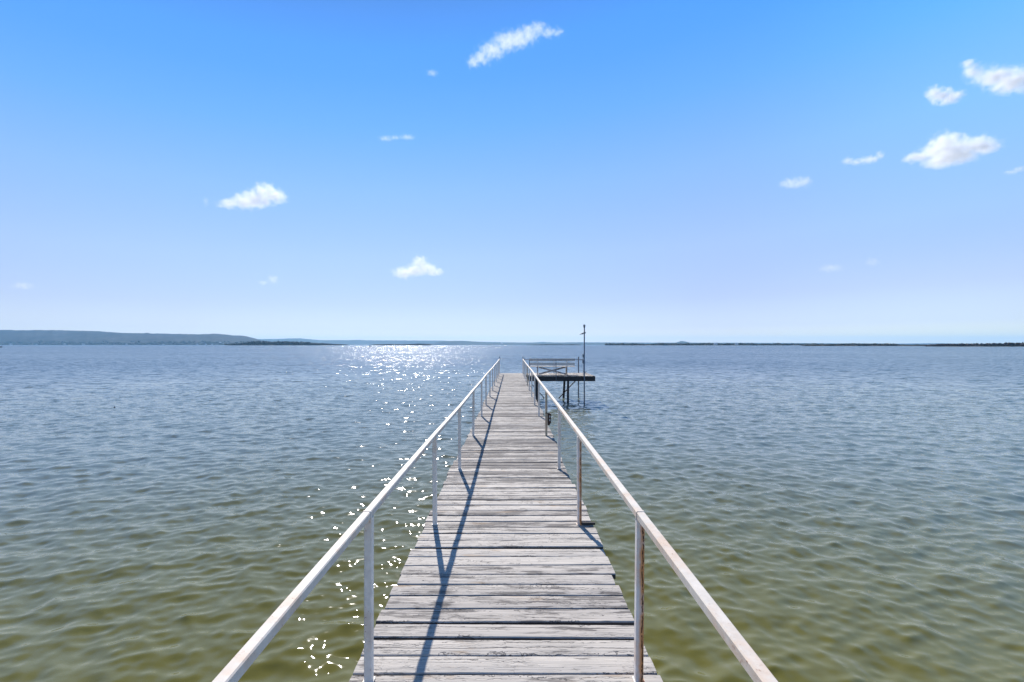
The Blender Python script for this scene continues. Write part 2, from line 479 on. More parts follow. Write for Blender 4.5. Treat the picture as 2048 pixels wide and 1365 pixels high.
# ================================================================== side platform
PF, PB = 25.4, 28.25           # front and back edges (metres ahead of the camera)
QX0, QX1 = 0.80, 4.33
plat = thing('dock_platform', 'square wooden side platform on dark stilts joined to the end of the pier', 'platform', (2.5, 26.8, 0))
def pp(b, name, m, smooth=False):
    o = b.build(name, m, plat, smooth)
    o.location = (-2.5, -26.8, 0)
    return o
sp = []; x = QX0
while x < QX1 - 0.05:
    w = 0.138 + random.gauss(0, 0.003)
    sp.append((x + w / 2, w, PF - 0.03, PB + 0.02)); x += w + random.uniform(0.016, 0.028)
d = plank_strip('deck', sp, M_PLAT, plat, 'Y', seg=10); d.location = (-2.5, -26.8, 0)
pp(MB().box((QX0, PF - 0.02, -0.275), (QX1, PF + 0.025, -0.042)), 'front_beam', M_DARKWOOD)
pp(MB().box((QX0, PB - 0.045, -0.275), (QX1, PB, -0.042)), 'back_beam', M_DARKWOOD)
pp(MB().box((QX1 - 0.047, PF + 0.028, -0.275), (QX1 - 0.002, PB - 0.048, -0.042)), 'side_beam', M_DARKWOOD)
for jx in (1.5, 2.2, 2.9, 3.6):
    pp(MB().box((jx - 0.022, PF + 0.028, -0.225), (jx + 0.022, PB - 0.048, -0.042)), 'joist', M_DARKWOOD)
pp(MB().bar((2.93, PF + 0.09, -0.05), (2.90, PF + 0.09, -3.4), 0.11, 0.11, up=(0, 1, 0)), 'pile', M_PILE)
pp(MB().bar((3.04, PB - 0.12, -0.05), (2.86, PB - 0.12, -3.6), 0.12, 0.12, up=(0, 1, 0)), 'pile', M_PILE)
pp(MB().bar((1.27, PF + 0.09, -0.05), (1.30, PF + 0.09, -3.4), 0.14, 0.12, up=(0, 1, 0)), 'pile', M_PILE)
pp(MB().bar((1.50, PB - 0.12, -0.05), (1.56, PB - 0.12, -3.6), 0.10, 0.10, up=(0, 1, 0)), 'pile', M_PILE)
pp(MB().tube((3.85, PB + 0.035, -3.4), (3.85, PB + 0.035, 0.93), 0.036), 'pipe_pile', M_GALV)
pp(MB().bar((3.80, PB - 0.21, -0.28), (2.52, PB - 0.21, -1.62), 0.05, 0.09, up=(0, 1, 0)), 'brace', M_DARKWOOD)
pp(MB().bar((1.12, PB - 0.21, -0.62), (2.0, PB - 0.21, -1.60), 0.05, 0.09, up=(0, 1, 0)), 'brace', M_DARKWOOD)
# pipe rail across the front of the platform
pp(MB().tube((0.64, PF - 0.045, 0.845), (3.70, PF - 0.045, 0.845), 0.019), 'front_rail', M_GALV)
for jx in (0.905, 2.285):
    pp(MB().tube((jx, PF - 0.045, -0.24), (jx, PF - 0.045, 0.84), 0.018), 'rail_post', M_GALV)
pp(MB().tube((0.64, PF - 0.045, 0.70), (0.64, PF - 0.045, 0.92), 0.022), 'rail_post', M_GALV)
# mooring cleat
cl = thing('cleat', 'small dark mooring cleat at the back edge of the platform', 'cleat', (4.17, 28.0, 0.003))
MB().box((-0.03, -0.03, 0), (0.03, 0.03, 0.05)).build('cleat_base', M_BOXDARK, cl)
MB().tube((-0.10, 0, 0.062), (0.10, 0, 0.062), 0.017, n=8).build('horn', M_BOXDARK, cl)

# ================================================================== bench
bench = thing('bench', 'long weathered white bench with crossed legs, back turned to the pier', 'bench', (2.15, 26.15, 0.004))
for (z0, z1) in ((0.745, 0.885), (0.515, 0.66)):
    s = plank_strip('back_board', [(0.0, z1 - z0, -1.215, 1.215)], M_BENCH, bench, 'X', seg=20)
    s.rotation_euler = (math.radians(90), 0, 0); s.location = (0, -0.038, (z0 + z1) / 2)
for q in range(3):
    s = plank_strip('seat_board', [(0.0, 0.135, -1.215, 1.215)], M_BENCH, bench, 'X', seg=20)
    s.location = (0, 0.09 + q * 0.145, 0.465)
for xx in (-0.77, 0.79):
    MB().bar((xx, 0.018, 0), (xx, 0.018, 0.88), 0.045, 0.09, up=(0, 1, 0)).build('upright', M_BENCH, bench)
    MB().bar((xx, 0.43, 0), (xx, 0.43, 0.425), 0.045, 0.09, up=(0, 1, 0)).build('leg', M_BENCH, bench)
    MB().box((xx - 0.045, 0.066, 0.34), (xx - 0.0, 0.383, 0.424)).build('seat_bearer', M_BENCH, bench)
MB().bar((0.10, 0.02, 0.02), (0.10, 0.02, 0.86), 0.03, 0.04, up=(0, 1, 0)).build('upright', M_RAIL, bench)
MB().bar((-0.70, 0.10, 0.41), (0.74, 0.10, 0.04), 0.03, 0.085, up=(0, 0, 1)).build('cross_brace', M_BENCH, bench)
MB().bar((-0.70, 0.14, 0.04), (0.70, 0.14, 0.41), 0.03, 0.085, up=(0, 0, 1)).build('cross_brace', M_BENCH, bench)

# ================================================================== lamp post
lp = thing('lamp_post', 'tall thin grey pipe lamp post at the front corner of the platform', 'lamp post', (3.74, 25.27, 0))
MB().tube((0, 0, -3.3), (0, 0, 2.50), 0.033, n=14).build('pole', M_GALV, lp, True)
MB().tube((0, 0, 2.50), (0, 0, 2.58), 0.038, 0.052).tube((0, 0, 2.58), (0, 0, 2.66), 0.058, 0.054).build('photocell', M_GALV, lp)
fl = MB()
fl.add([(-0.05, -0.07, 2.26), (-0.05, 0.07, 2.26), (-0.05, 0.07, 2.17), (-0.05, -0.07, 2.17),
        (-0.24, -0.09, 2.175), (-0.24, 0.09, 2.175), (-0.24, 0.09, 2.155), (-0.24, -0.09, 2.155)],
       [(0, 1, 2, 3), (7, 6, 5, 4), (0, 4, 5, 1), (1, 5, 6, 2), (2, 6, 7, 3), (3, 7, 4, 0)])
fl.bar((-0.06, 0, 2.22), (0.075, 0, 2.25), 0.05, 0.06)
f_ = fl.build('floodlight', M_GALV, lp)
MB().box((-0.23, -0.075, 2.150), (-0.07, 0.075, 2.1545)).build('lens', M_LENS, f_)
MB().box((-0.095, -0.05, 0.98), (-0.02, 0.05, 1.13)).build('switch_box', M_GALV, lp)
MB().box((-0.10, -0.055, 0.66), (-0.02, 0.055, 0.83)).build('switch_box', M_GALV, lp)
MB().tube((-0.055, 0, 0.83), (-0.055, 0, 0.98), 0.012).tube((-0.052, 0.02, 0.02), (-0.052, 0.02, 0.66), 0.011).build('conduit', M_GALV, lp)

# ================================================================== lake
def build_water():
    r0, r_mid, r_end = 1.2, 170.0, 19000.0
    rows1 = int(math.log(r_mid / r0) / 0.0034)
    rr = r0 * np.exp(np.linspace(0, math.log(r_mid / r0), rows1))
    rr2 = np.exp(np.linspace(math.log(r_mid), math.log(r_end), 90))[1:]
    R = np.concatenate([rr, rr2])
    fine = np.linspace(-62, 62, 1180)
    coarse = np.linspace(66, 294, 90)[1:-1]
    A = np.radians(np.concatenate([fine, coarse]))
    nr, na = len(R), len(A)
    RR, AA = np.meshgrid(R, A, indexing='ij')
    X = (RR * np.sin(AA)); Y = (RR * np.cos(AA))
    Z = np.zeros_like(X); DX = np.zeros_like(X); DY = np.zeros_like(X)
    cell = RR * 0.0034
    nw = 150
    lam = np.exp(rng.uniform(math.log(0.12), math.log(2.4), nw))
    main = math.radians(262)                      # travelling towards the camera
    th = main + rng.normal(0, math.radians(55), nw)
    slope = 0.150 * math.sqrt(2.0 / nw) * np.exp(-0.5 * (np.log(lam / 0.36) / 0.95) ** 2) * 1.35
    ph = rng.uniform(0, 2 * math.pi, nw)
    act = R < r_mid * 1.02
    n_act = int(act.sum())
    x, yv, cl = X[:n_act], Y[:n_act], cell[:n_act]
    for l, t, s, p in zip(lam, th, slope, ph):
        k = 2 * math.pi / l
        a = s / k
        f = np.clip((l / cl - 2.6) / 3.4, 0, 1)
        f = f * f * (3 - 2 * f)
        last = np.nonzero(f.max(axis=1) > 0)[0]
        if len(last) == 0: continue
        e = last[-1] + 1
        arg = k * (math.cos(t) * x[:e] + math.sin(t) * yv[:e]) + p
        sn = np.sin(arg)
        Z[:e] += f[:e] * a * np.cos(arg)
        DX[:e] -= f[:e] * 0.6 * a * math.cos(t) * sn
        DY[:e] -= f[:e] * 0.6 * a * math.sin(t) * sn
    X = X + DX; Y = Y + DY
    co = np.empty((nr * na + 1, 3), dtype=np.float32)
    co[:-1, 0] = X.ravel(); co[:-1, 1] = Y.ravel(); co[:-1, 2] = (Z + WZ).ravel()
    co[-1] = (0, 0, WZ)
    i = np.arange(nr - 1)[:, None]; j = np.arange(na)[None, :]
    j2 = (j + 1) % na
    a = i * na + j; b = (i + 1) * na + j; c = (i + 1) * na + j2; d = i * na + j2
    quads = np.stack([np.broadcast_to(q, (nr - 1, na)) for q in (a, d, c, b)], axis=-1).reshape(-1, 4)
    quads = quads[:, ::-1]
    me = bpy.data.meshes.new('water')
    nq = len(quads)
    jt = np.arange(na)
    tris = np.stack([np.full(na, nr * na), (jt + 1) % na, jt], axis=-1)
    loops = np.concatenate([quads.ravel(), tris.ravel()]).astype(np.int32)
    starts = np.concatenate([np.arange(nq) * 4, nq * 4 + np.arange(na) * 3]).astype(np.int32)
    me.vertices.add(len(co)); me.vertices.foreach_set('co', co.ravel())
    me.loops.add(len(loops)); me.loops.foreach_set('vertex_index', loops)
    me.polygons.add(len(starts)); me.polygons.foreach_set('loop_start', starts)
    me.update(calc_edges=True)
    me.validate()
    me.polygons.foreach_set('use_smooth', np.ones(len(me.polygons), dtype=bool))
    # make sure the surface faces up
    if me.polygons[100].normal.z < 0:
        me.flip_normals()
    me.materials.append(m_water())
    me.update()
    ob = bpy.data.objects.new('water', me); col.objects.link(ob)
    return tag(ob, 'rippled green lake water stretching to the horizon', None, None, 'structure')
build_water()

# ================================================================== land
def terrain(name, px0, px1, n, prof, Ys, Yc, material, label, rough=0.0, bump_f=0.02, kind='structure', y_back=1.18, shore=None):
    """a ridge: foot at the shore (Ys), crest at Yc; prof(px) = crest row in the photograph"""
    V, Fc = [], []
    ts = [0, 0.02, 0.06, 0.12, 0.2, 0.3, 0.42, 0.55, 0.68, 0.8, 0.9, 0.96, 1.0, 1.06, 1.15]
    for i in range(n + 1):
        px = px0 + (px1 - px0) * i / n
        H = max(0.5, (HY - prof(px)) / F * Yc + CAM_Z - WZ)
        ys = Ys + (shore(px) if shore else 0)
        for t in ts:
            if t <= 1:
                Y = ys + (Yc - ys) * t
                s = t * t * (3 - 2 * t)
                h = H * (0.25 * t + 0.75 * s)
            else:
                Y = Yc + (t - 1) * Yc
                h = H * max(0, 1 - ((t - 1) / 0.15) ** 1.5)
            X = (px - CX) / F * Y
            nz = mnoise.noise((X * bump_f, Y * bump_f * 0.6, 3.1)) + 0.5 * mnoise.noise((X * bump_f * 3, Y * bump_f * 2, 7.7))
            h += rough * nz * (0.15 if t >= 0.9 else 1.0) * min(1, t * 4) * (H / 100.0)
            V.append((X, Y, WZ + h - (0.8 if t == 0 else 0.0) - (1.0 if t > 1.1 else 0)))
    m = len(ts)
    for i in range(n):
        for q in range(m - 1):
            a = i * m + q
            Fc.append((a, a + m, a + m + 1, a + 1))
    me = bpy.data.meshes.new(name); me.from_pydata(V, [], Fc)
    me.materials.append(material)
    me.polygons.foreach_set('use_smooth', [True] * len(me.polygons)); me.update()
    ob = bpy.data.objects.new(name, me); col.objects.link(ob)
    return tag(ob, label, None, None, kind)

def interp(pts):
    xs = [p[0] for p in pts]; ys = [p[1] for p in pts]
    def f(x):
        t = float(np.interp(x, xs, ys))
        return t
    return f

hill_prof = interp([(-700, 672), (-400, 664), (-100, 660), (0, 660.5), (40, 661), (100, 660.6), (170, 662), (200, 662.8), (235, 666), (262, 666.6), (340, 668),
                    (400, 669), (425, 668), (442, 668.6), (460, 671), (480, 671.6), (497, 674), (510, 677), (522, 681), (540, 685), (575, 689), (600, 690.5), (640, 690.8)])
def hp(px): return hill_prof(px) - 0.5 * mnoise.noise((px * 0.05, 0, 0)) - 0.35 * mnoise.noise((px * 0.31, 4, 0))
M_HILL = m_hill('wooded_hillside', (0.005, 0.007, 0.009), (0.020, 0.021, 0.024), (0.056, 0.050, 0.046), 0.012)
M_FAR = m_hill('distant_hillside', (0.03, 0.036, 0.03), (0.045, 0.05, 0.04), (0.06, 0.06, 0.05), 0.006)
terrain('hills', -700, 640, 330, hp, 4700, 6200, M_HILL, 'long blue wooded ridge along the left shore', 14.0, 0.006)
far_prof = interp([(480, 680), (520, 678.6), (560, 678.2), (580, 677.2), (600, 677), (612, 678.4), (640, 680.6), (700, 680.8), (717, 680.0), (730, 681), (880, 681.6), (960, 684),
                   (1060, 685.6), (1085, 684.3), (1110, 685.4), (1150, 684.9), (1200, 685.2), (1330, 685.6), (1500, 686), (1640, 686.8), (1800, 687.6), (1870, 686.8), (1940, 688), (2100, 688.6), (2500, 688.8)])
terrain('hills', 440, 2300, 360, lambda p: far_prof(p) - 0.25 * mnoise.noise((p * 0.09, 8, 0)), 10500, 11500, M_FAR, 'low hazy hills far across the lake', 5.0, 0.004)
mid_prof = interp([(830, 690.5), (868, 687), (876, 684.4), (890, 682.4), (925, 682), (950, 683.6), (975, 685.4), (1040, 686.2), (1150, 686), (1260, 687), (1340, 689), (1400, 690.6)])
terrain('hills', 830, 1400, 120, lambda p: mid_prof(p) - 0.2 * mnoise.noise((p * 0.12, 3, 0)), 7600, 8200, M_FAR, 'blue flat-topped hill behind the sun glitter', 5.0, 0.006)
cone = interp([(1336, 690), (1350, 686.5), (1358, 683.6), (1364, 682.4), (1370, 683.4), (1382, 686), (1396, 688.6), (1410, 690)])
terrain('hills', 1330, 1412, 40, cone, 7000, 7400, M_FAR, 'small pointed hill behind the right tree line', 4.0, 0.01)

# low islands and the right-hand shore: ground sheets, tree cover as stuff
def shore_land(name, px0, px1, Yf, depth, h, label, n=80):
    V, Fc = [], []
    rows = [0, 0.06, 0.2, 0.5, 0.8, 1.0]
    for i in range(n + 1):
        u = i / n
        px = px0 + (px1 - px0) * u
        taper = min(1, u * 6, (1 - u) * 6)
        yf = Yf + (Yf * 0.01) * mnoise.noise((px * 0.03, 1, 0))
        for t in rows:
            Y = yf + depth * max(0.05, taper) * t
            hh = h * taper * math.sin(math.pi * min(1, max(0, t))) ** 0.6 if 0 < t < 1 else -0.6
            V.append(((px - CX) / F * Y, Y, WZ + hh))
    m = len(rows)
    for i in range(n):
        for q in range(m - 1):
            a = i * m + q
            Fc.append((a, a + m, a + m + 1, a + 1))
    me = bpy.data.meshes.new(name); me.from_pydata(V, [], Fc)
    me.materials.append(M_SHORE); me.update()
    ob = bpy.data.objects.new(name, me); col.objects.link(ob)
    return tag(ob, label, None, None, 'structure')
M_SHORE = m_hill('shore_ground', (0.05, 0.045, 0.035), (0.09, 0.08, 0.06), (0.14, 0.12, 0.09), 0.05)
M_WOOD_DARK = m_foliage('dark_evergreen_wood', (0.008, 0.011, 0.009), (0.018, 0.022, 0.016), (0.040, 0.044, 0.030), 0.08)
M_WOOD_MID = m_foliage('mixed_shore_wood', (0.022, 0.028, 0.024), (0.055, 0.060, 0.046), (0.115, 0.110, 0.078), 0.12)
M_WOOD_BROWN = m_foliage('bare_brown_wood', (0.030, 0.024, 0.022), (0.070, 0.054, 0.046), (0.120, 0.092, 0.074), 0.2)

def ico():
    import bmesh
    bm = bmesh.new(); bmesh.ops.create_icosphere(bm, subdivisions=2, radius=1.0)
    v = np.array([p.co[:] for p in bm.verts]); f = np.array([[q.index for q in t.verts] for t in bm.faces]); bm.free()
    return v, f
ICO_V, ICO_F = ico()

def wood(name, items, material, label):
    """items: (X, Y, base z, width, height): each tree a trunk stub and a ragged crown of several jittered clumps"""
    Vs, Fs = [], []; o = 0
    for (X, Y, z, w, h) in items:
        nb = random.choice((2, 3, 3, 4))
        for q in range(nb):
            cw = w * random.uniform(0.32, 0.55); ch = h * random.uniform(0.26, 0.42)
            cx = X + random.uniform(-0.33, 0.33) * w; cy = Y + random.uniform(-0.3, 0.3) * w
            cz = z + h * random.uniform(0.32, 0.70)
            v = ICO_V * (1 + rng.normal(0, 0.22, (len(ICO_V), 1)))
            v = v * np.array([cw, cw, ch]) + np.array([cx, cy, cz])
            Vs.append(v); Fs.append(ICO_F + o); o += len(v)
        tr = 0.04 * w + 0.1
        t = np.array([(X + tr * math.cos(a), Y + tr * math.sin(a), zz) for zz in (z - 0.5, z + 0.5 * h) for a in (0.5, 2.6, 4.7)])
        tf = np.array([(0, 1, 4), (0, 4, 3), (1, 2, 5), (1, 5, 4), (2, 0, 3), (2, 3, 5)])
        Vs.append(t); Fs.append(tf + o); o += len(t)
    V = np.concatenate(Vs); Fc = np.concatenate(Fs)
    me = bpy.data.meshes.new(name); me.from_pydata(V.tolist(), [], Fc.tolist())
    me.materials.append(material); me.update()
    ob = bpy.data.objects.new(name, me); col.objects.link(ob)
    return tag(ob, label, None, None, 'stuff')

def line_items(px0, px1, n, Y0, dY, top, base_h, wmin, wmax, jit=0.35):
    """top(px) = row of the tree tops"""
    it = []
    for _ in range(n):
        px = random.uniform(px0, px1)
        Y = Y0 + random.uniform(0, dY)
        z = WZ + base_h * random.uniform(0.3, 1)
        tz = CAM_Z + (HY - top(px)) / F * Y
        h = max(2.0, (tz - z) * random.uniform(1 - jit, 1.05))
        it.append(((px - CX) / F * Y, Y, z, random.uniform(wmin, wmax), h))
    return it

shore_land('island', 446, 698, 2350, 160, 3.0, 'low wooded island in front of the left ridge')
t1 = interp([(448, 689.3), (462, 687.6), (478, 686.4), (492, 684.8), (505, 683.6), (520, 683.0), (560, 683.2), (600, 683.8), (618, 685.0), (640, 686.6), (665, 688.0), (680, 688.8), (694, 689.6)])
wood('woodland', line_items(450, 692, 420, 2365, 120, t1, 3, 9, 20, 0.3), M_WOOD_DARK, 'dense dark evergreen wood covering the low island')
shore_land('island', 740, 864, 2700, 120, 2.0, 'small flat island beside the sun glitter')
t2 = interp([(742, 689.6), (756, 689), (775, 688.4), (800, 688.8), (815, 688.6), (826, 688.2), (838, 687.4), (850, 687.2), (856, 688.4), (862, 689.6)])
wood('woodland', line_items(744, 860, 150, 2715, 80, t2, 2, 8, 18, 0.3), M_WOOD_DARK, 'scrubby dark trees on the small flat island')
shore_land('island', 1050, 1170, 3000, 120, 1.5, 'long thin islet left of the lamp post')
t3 = interp([(1056, 689.8), (1085, 689.3), (1092, 688.7), (1100, 689.2), (1112, 688.8), (1125, 689.3), (1142, 688.9), (1158, 689.7)])
wood('woodland', line_items(1056, 1160, 110, 3015, 80, t3, 1.5, 7, 14, 0.3), M_WOOD_DARK, 'low dark scrub on the long thin islet')

shore_land('shore', 1206, 1700, 2100, 300, 3.0, 'distant right shore with a ragged tree line', 120)
def t4(px):
    b = -0.7 + float(np.interp(px, [1210, 1220, 1300, 1320, 1380, 1420, 1470, 1520, 1640, 1700], [688, 687.2, 688.6, 687.4, 688, 687.2, 687.6, 688, 688.2, 689]))
    return b - 1.2 * max(0, mnoise.noise((px * 0.055, 2, 0))) - 0.9 * max(0, mnoise.noise((px * 0.21, 5, 0)))
wood('woodland', line_items(1212, 1690, 620, 2120, 200, t4, 2, 8, 18, 0.4), M_WOOD_MID, 'ragged tree line on the distant right shore')
shore_land('shore', 1590, 1930, 1150, 200, 2.0, 'nearer stretch of right shore with rounded trees', 100)
def t5(px):
    b = float(np.interp(px, [1600, 1640, 1680, 1700, 1790, 1800, 1900], [691, 688.8, 687.6, 687.3, 687.8, 689.2, 689.4]))
    return b - 1.0 * max(0, mnoise.noise((px * 0.09, 7, 0))) - 0.7 * max(0, mnoise.noise((px * 0.33, 1, 0)))
wood('woodland', line_items(1604, 1900, 420, 1162, 120, t5, 1.5, 5, 12, 0.4), M_WOOD_MID, 'rounded grey-green trees on the nearer right shore')
shore_land('shore', 1840, 2500, 800, 160, 1.5, 'nearest low point of land at the right edge', 120)
def t6(px):
    b = float(np.interp(px, [1850, 1870, 1900, 1960, 1980, 2050, 2500], [691, 688.6, 687.6, 687.4, 686.6, 685.8, 685.5]))
    return b - 0.7 * max(0, mnoise.noise((px * 0.1, 3, 0))) - 0.8 * max(0, mnoise.noise((px * 0.4, 9, 0)))
wood('woodland', line_items(1852, 2480, 620, 808, 90, t6, 1.2, 3, 8, 0.35), M_WOOD_BROWN, 'brown leafless scrub wood at the right edge')
# wooded foot of the left ridge
def t7(px): return 688.0 - 1.6 * max(0, mnoise.noise((px * 0.045, 6, 0))) - 1.0 * max(0, mnoise.noise((px * 0.2, 2, 0)))
it = []
for _ in range(700):
    px = random.uniform(-260, 520); Y = 4730 + 420 * random.random() ** 1.6
    u = (Y - 4700) / 1500.0
    it.append(((px - CX) / F * Y, Y, WZ + 2 + 130 * (0.25 * u + 0.75 * u * u * (3 - 2 * u)), random.uniform(14, 34), random.uniform(9, 19)))
wood('woodland', it, M_WOOD_MID, 'grey-green trees along the foot of the left ridge')

# ------------------------------------------------------------------ houses on the far shores
M_HWALL = m_plain('pale_house_wall', (0.62, 0.60, 0.57), 0.8, 0.1, 0.3)
M_HROOF = m_plain('pale_metal_roof', (0.55, 0.56, 0.58), 0.5, 0.1, 0.3)
def house_proto():
    r = bpy.data.objects.new('house', None); col.objects.link(r)
    MB().box((-9, -6, -1), (9, 6, 5.0)).build('wall', M_HWALL, r)
    b = MB()
    b.add([(-10, -7, 4.9), (10, -7, 4.9), (10, 7, 4.9), (-10, 7, 4.9), (-10, 0, 8.6), (10, 0, 8.6)],
          [(0, 1, 5, 4), (2, 3, 4, 5), (0, 4, 3), (1, 2, 5), (3, 2, 1, 0)])
    b.build('roof', M_HROOF, r)
    return r
def copy_tree(o, parent=None):
    c = o.copy(); col.objects.link(c)
    if parent is not None: c.parent = parent
    for ch in list(o.children): copy_tree(ch, c)
    return c
hp0 = house_proto()
hs = [(28, 4712, 0, 1.3), (55, 4790, 9, 1.0), (79, 4710, 1, 0.8), (135, 4740, 3, 1.1), (172, 4712, 1, 1.1), (258, 4715, 1, 1.0), (331, 4712, 1, 1.0), (398, 4712, 1, 1.0), (416, 4712, 1, 0.9), (428, 4712, 1, 0.9), (444, 4900, 16, 1.2)]
first = True
for (px, Y, dz, s) in hs:
    h = hp0 if first else copy_tree(hp0)
    first = False
    h.location = ((px - CX) / F * Y, Y - 30, WZ + 2.0 + dz); h.scale = (s, s, s)
    h.rotation_euler = (0, 0, random.uniform(-0.4, 0.4))
    tag(h, 'tiny pale house on the far shore at the foot of the left ridge', 'house', 'houses along the foot of the left ridge')
for (px, Y, dz, s, lab) in ((1431, 2095, 1.5, 0.75, 'tiny pale building among the right tree line, nearer the pointed hill'),
                            (1473, 2095, 1.5, 0.7, 'tiny pale building low in the right tree line, farther from the pointed hill'),
                            (1003, 5590, 14, 1.3, 'tiny white building below the hills right of the sun glitter')):
    h = copy_tree(hp0)
    h.location = ((px - CX) / F * Y, Y, WZ + 1.0 + dz); h.scale = (s, s, s)
    h.rotation_euler = (0, 0, random.uniform(-0.3, 0.3))
    tag(h, lab, 'house')

# ------------------------------------------------------------------ boats
def hull(L, W, H, material, parent):
    V, Fc = [], []
    n = 12
    for i in range(n + 1):
        u = i / n
        x = -L/2 + L * u
        w = W/2 * min(1.0, 0.82 + u * 0.6) * (1 - max(0, (u - 0.55) / 0.45) ** 2.2 * 0.97)
        sh = H * (1 + 0.35 * u * u)
        for (yy, zz) in ((-w, sh), (-w * 0.88, 0.05), (0, -0.25), (w * 0.88, 0.05), (w, sh), (w * 0.9, sh), (w * 0.7, sh * 0.45), (-w * 0.7, sh * 0.45), (-w * 0.9, sh)):
            V.append((x, yy, zz))
    m = 9
    for i in range(n):
        for q in range(m):
            a, b = i * m + q, i * m + (q + 1) % m
            Fc.append((a, a + m, b + m, b))
    Fc.append(tuple(range(m))); Fc.append(tuple(n * m + q for q in range(m - 1, -1, -1)))
    me = bpy.data.meshes.new('hull'); me.from_pydata(V, [], Fc); me.materials.append(material); me.update()
    o = bpy.data.objects.new('hull', me); col.objects.link(o); o.parent = parent
    return o
M_HULLG = m_plain('dark_green_hull', (0.035, 0.050, 0.040), 0.4, 0.2, 2.0)
M_HULLD = m_plain('dark_blue_hull', (0.02, 0.03, 0.05), 0.4, 0.2, 2.0)
def boat(px, Y, L, W, H, m, rz, label, canopy=True):
    r = thing('boat', label, 'boat', ((px - CX) / F * Y, Y, WZ - 0.02))
    r.rotation_euler = (0, 0, rz)
    hull(L, W, H, m, r)
    b = MB(); b.box((-L * 0.12, -W * 0.22, H * 0.46), (L * 0.10, W * 0.22, H * 1.55)); b.build('console', m, r)
    MB().box((-L * 0.55, -0.25, H * 0.3), (-L * 0.5 - 0.01, 0.25, H * 1.5)).build('motor', M_BOXDARK, r)
    if canopy:
        c = MB()
        c.box((-L * 0.20, -W * 0.36, H * 2.55), (L * 0.16, W * 0.36, H * 2.68))
        cc = c.build('canopy', m, r)
        for sx in (-0.17, 0.13):
            for sy in (-0.32, 0.32):
                MB().tube((L * sx, W * sy, H * 0.6), (L * sx, W * sy, H * 2.55), 0.05, n=6).build('canopy_pole', M_GALV, cc)
    return r
boat(739, 960, 5.6, 2.0, 0.85, M_HULLG, 0.15, 'small dark green canopied boat in the sun glitter near the small island')
boat(-1.5, 560, 5.2, 2.0, 0.9, M_HULLD, 0.3, 'small dark boat cut off by the left edge of the photo', False)
boat(979.5, 2100, 6.0, 2.3, 0.9, M_HULLG, 0.0, 'tiny far dark boat in front of the flat-topped hill', False)
def buoy(px, py, r, label):
    Y = F * (CAM_Z - WZ) / (py - HY)
    o = thing('buoy', label, 'buoy', ((px - CX) / F * Y, Y, WZ))
    b = MB(); k = 8
    rings = [(-1.0, 0.05), (-0.6, 0.8), (0.0, 1.0), (0.6, 0.8), (1.0, 0.25), (1.6, 0.2), (1.75, 0.02)]
    vs = [(r * w * math.cos(2 * math.pi * i / k), r * w * math.sin(2 * math.pi * i / k), r * z) for z, w in rings for i in range(k)]
    fs = [(a * k + i, a * k + (i + 1) % k, (a + 1) * k + (i + 1) % k, (a + 1) * k + i) for a in range(len(rings) - 1) for i in range(k)]
    b.add(vs, fs).build('float', M_HULLD, o, True)
buoy(383.5, 695.4, 0.30, 'dark buoy far out on the left water below the ridge')
buoy(229, 815.6, 0.042, 'tiny dark float on the open water at left')

# ================================================================== clouds
def cloud(label, lobes, tau, alt=1500.0, wisp=0.5, seed=0.0):
    """lobes in photo pixels, turned into a body of real size at a real height above the lake"""
    mx = sum(l[0] for l in lobes) / len(lobes); my = sum(l[1] for l in lobes) / len(lobes)
    D = alt / ((HY - my) / F)
    s = D / F
    C0 = Vector(((mx - CX) * s, D, CAM_Z + alt))
    L = []
    for i, (x, yv, rx, ry) in enumerate(lobes):
        rd = 0.5 * (rx + ry)
        L.append(((x - mx) * s, random.uniform(-0.3, 0.3) * rd * s, (my - yv) * s, rx * s, rd * s, ry * s))
    b = MB()
    for (x, yv, z, rx, ry, rz) in L:
        k = 1.30
        v = ICO_V * np.array([rx * k, ry * k, rz * k]) + np.array([x, yv, z])
        b.add(v.tolist(), ICO_F.tolist())
    m, nt, out = mat('cloud_vapour'); g = N(nt)
    p = g.new('ShaderNodeTexCoord').outputs['Object']
    rm = sum(l[5] for l in L) / len(L)
    pw = g.vmath('ADD', p, g.vmath('SCALE', g.vmath('SUBTRACT', g.noise(g.vmath('ADD', p, (seed * 917.0, 0, 0)), 0.9 / rm, 3, 0.55, color=True), (0.5, 0.5, 0.5)), rm * 0.55))
    dens = None
    for (x, yv, z, rx, ry, rz) in L:
        q = g.vmath('DIVIDE', g.vmath('SUBTRACT', pw, (x, yv, z)), (rx, ry, rz))
        e = g.math('SUBTRACT', 1.0, g.vmath('LENGTH', q, out=1))
        dens = e if dens is None else g.math('SMOOTH_MAX', dens, e, 0.35)
    n = g.noise(g.vmath('ADD', p, (0, seed * 531.0, 0)), 1.5 / rm, 6, 0.56)
    d = g.math('ADD', dens, g.math('MULTIPLY', g.math('SUBTRACT', n, 0.5), 1.1 + 1.5 * wisp))
    d = g.rng(d, -0.05, 1.15, 0.0, 1.0, True)
    d = g.math('MULTIPLY', g.math('POWER', d, 1.25), 1.45)
    d = g.math('MULTIPLY', d, tau / (2 * rm))
    v = g.new('ShaderNodeVolumePrincipled')
    v.inputs['Color'].default_value = (0.995, 0.995, 0.995, 1)
    v.inputs['Anisotropy'].default_value = 0.25
    g.put(v.inputs['Density'], d)
    nt.links.new(v.outputs[0], out.inputs['Volume'])
    ob = b.build('cloud', m)
    ob.location = C0
    rmod = ob.modifiers.new('merge', 'REMESH'); rmod.mode = 'VOXEL'; rmod.voxel_size = max(rm * 0.22, 2.0)
    tag(ob, label, 'cloud', 'small clouds in the blue sky')
    return ob

